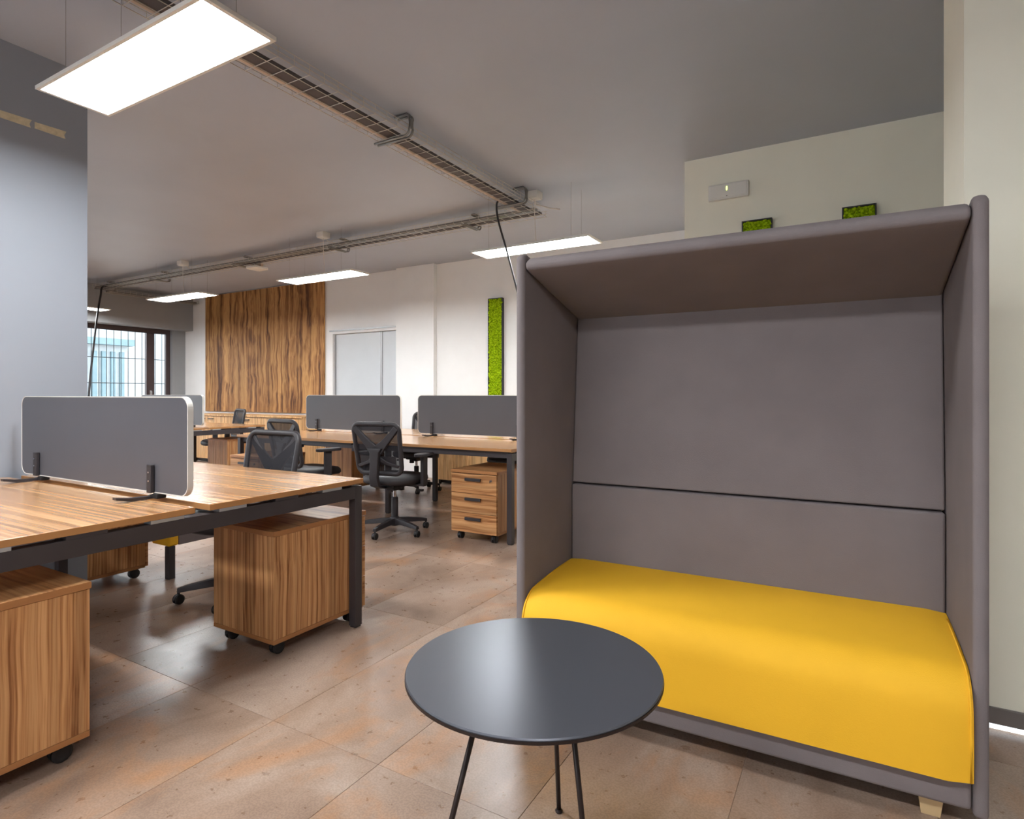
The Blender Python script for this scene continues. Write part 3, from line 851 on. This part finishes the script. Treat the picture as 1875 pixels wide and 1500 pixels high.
# small bench glimpsed under the near desk
bn = thing('low_bench', 'low grey bench with a yellow end glimpsed beneath the near desk', 'bench', (-3.735, 2.13, 0))
obj('end_cushion', MB().box(-0.195, 0, 0, 0.066, 0.205, 0.44), 'yellow', bn, bevel=0.012)
obj('body', MB().box(-0.195, -0.002, 0.066, 0.70, 0.205, 0.43), 'felt', bn, bevel=0.006)
for xx in (0.0,):
    for yy in (0.0, 0.645):
        obj('leg', MB().box(xx-0.045, xx, yy+0.002, yy+0.042, 0, 0.205), 'steel', bn)

# ------------------------------------------------------------------ booth sofa
bs = thing('booth_sofa', 'high canopied grey booth sofa with a yellow seat at the right', 'sofa', (-0.40, 1.95, 0), R(1.0))
HW = 0.709; PT = 0.036
roofz = lambda yy: 1.695-0.30*max(0.0, yy-0.03)
side = [(0.0, 0.045), (0.0, 1.690), (0.03, 1.705), (0.56, 1.60), (0.56, 0.045)]
for s in (-1, 1):
    xa = s*HW; xb = s*(HW-PT)
    obj('side_panel', MB().prism(side, 'x', min(xa, xb), max(xa, xb)), 'felt', bs, bevel=0.015, seg=4)
iw = HW-PT-0.002
roof = [(0.005, 1.640), (0.005, 1.668), (0.035, 1.688), (0.54, 1.585), (0.54, 1.500), (0.04, 1.628)]
obj('canopy', MB().prism(roof, 'x', -iw, iw), 'felt', bs, bevel=0.012, seg=3)
ub = [(0.455, 0.782), (0.515, 1.55), (0.56, 1.55), (0.56, 0.782)]
obj('upper_back', MB().prism(ub, 'x', -iw, iw), 'felt', bs, bevel=0.008, seg=3)
lb = [(0.445, 0.15), (0.445, 0.776), (0.56, 0.776), (0.56, 0.15)]
obj('lower_back', MB().prism(lb, 'x', -iw, iw), 'felt', bs, bevel=0.010, seg=3)
# seat : waterfall front, slightly crowned
prof = [(0.443, 0.15), (0.443, 0.452)]
prof += [(0.443-0.36*k/6, 0.452-0.020*(k/6)**2) for k in range(1, 7)]
cx_, cz_, rr_ = 0.083-0.045, 0.432-0.115, 0.115
for k in range(1, 9):
    a = R(90+90*k/8); prof.append((cx_+0.045+rr_*math.cos(a), cz_+rr_*math.sin(a)))
prof += [(-0.036, 0.25), (-0.034, 0.147)]
n = len(prof); st = MB(); NX = 24
for i in range(NX+1):
    u = i/NX*2-1; x = u*iw
    edge = 1-0.035*max(0, (abs(u)-0.90)/0.10)**2.5
    for (yy, zz) in prof:
        cy, cz = 0.25, 0.28
        st.v.append((x, cy+(yy-cy)*edge if yy < 0.44 else yy, cz+(zz-cz)*edge))
for i in range(NX):
    for j in range(n):
        st.f.append((i*n+j, i*n+(j+1) % n, (i+1)*n+(j+1) % n, (i+1)*n+j))
st.f += [tuple(range(n)), tuple(NX*n+j for j in range(n-1, -1, -1))]
seat = obj('seat', st, 'yellow', bs, smooth=True)
m_ = seat.modifiers.new('edge', 'EDGE_SPLIT'); m_.split_angle = R(50)
for s in (-1, 1):
    pp = [(s*(iw-0.006), 0.25+(yy-0.25)*0.965, 0.28+(zz-0.28)*0.965) for (yy, zz) in prof[2:]]
    obj('seam', MB().tube([(p[0]-s*0.0, p[1]-0.003, p[2]+0.001) for p in pp], 0.003, 6), 'yellow', seat, smooth=True)
obj('base', MB().box(-iw, iw, 0.0, 0.54, 0.062, 0.142), 'felt', bs, bevel=0.012, seg=3)
for sx in (-1, 1):
    for yy in (0.035, 0.47):
        f = MB(); xx = sx*0.585
        f.add([(xx-0.022, yy+0.006, 0), (xx+0.022, yy+0.006, 0), (xx+0.022, yy+0.05, 0), (xx-0.022, yy+0.05, 0),
               (xx-0.03, yy, 0.062), (xx+0.03, yy, 0.062), (xx+0.03, yy+0.056, 0.062), (xx-0.03, yy+0.056, 0.062)],
              [(0,3,2,1),(4,5,6,7),(0,1,5,4),(1,2,6,5),(2,3,7,6),(3,0,4,7)])
        obj('foot', f, 'foot', bs)

# ------------------------------------------------------------------ round table
rt = thing('round_table', 'round charcoal side table on thin dark rods in front of the booth', 'table', (-0.685, 1.287, 0))
obj('tabletop', MB().lathe([(0.306, 0.488), (0.3105, 0.490), (0.3125, 0.497), (0.3105, 0.500)], 96), 'table', rt)
obj('rim', MB().lathe([(0.306, 0.4865), (0.3132, 0.488), (0.3132, 0.4945), (0.306, 0.4945)], 96), 'rod', rt)
for (tx, ty), (bx, by) in (((-0.05, -0.15), (-0.119, -0.283)), ((0.125, -0.06), (0.200, -0.098)), ((-0.01, 0.13), (-0.030, 0.209))):
    l_ = obj('leg', MB().tube([(tx, ty, 0.487), (bx, by, 0.004)], 0.0065, 10), 'rod', rt, smooth=True)
    obj('foot', MB().lathe([(0.010, 0), (0.011, 0.004), (0.008, 0.008)], 14, (bx, by)), 'rod', l_)
    d = Vector((bx, by)).normalized()
    obj('mount_plate', MB().box(tx-0.03, tx+0.03, ty-0.03, ty+0.03, 0.482, 0.4865), 'rod', l_)
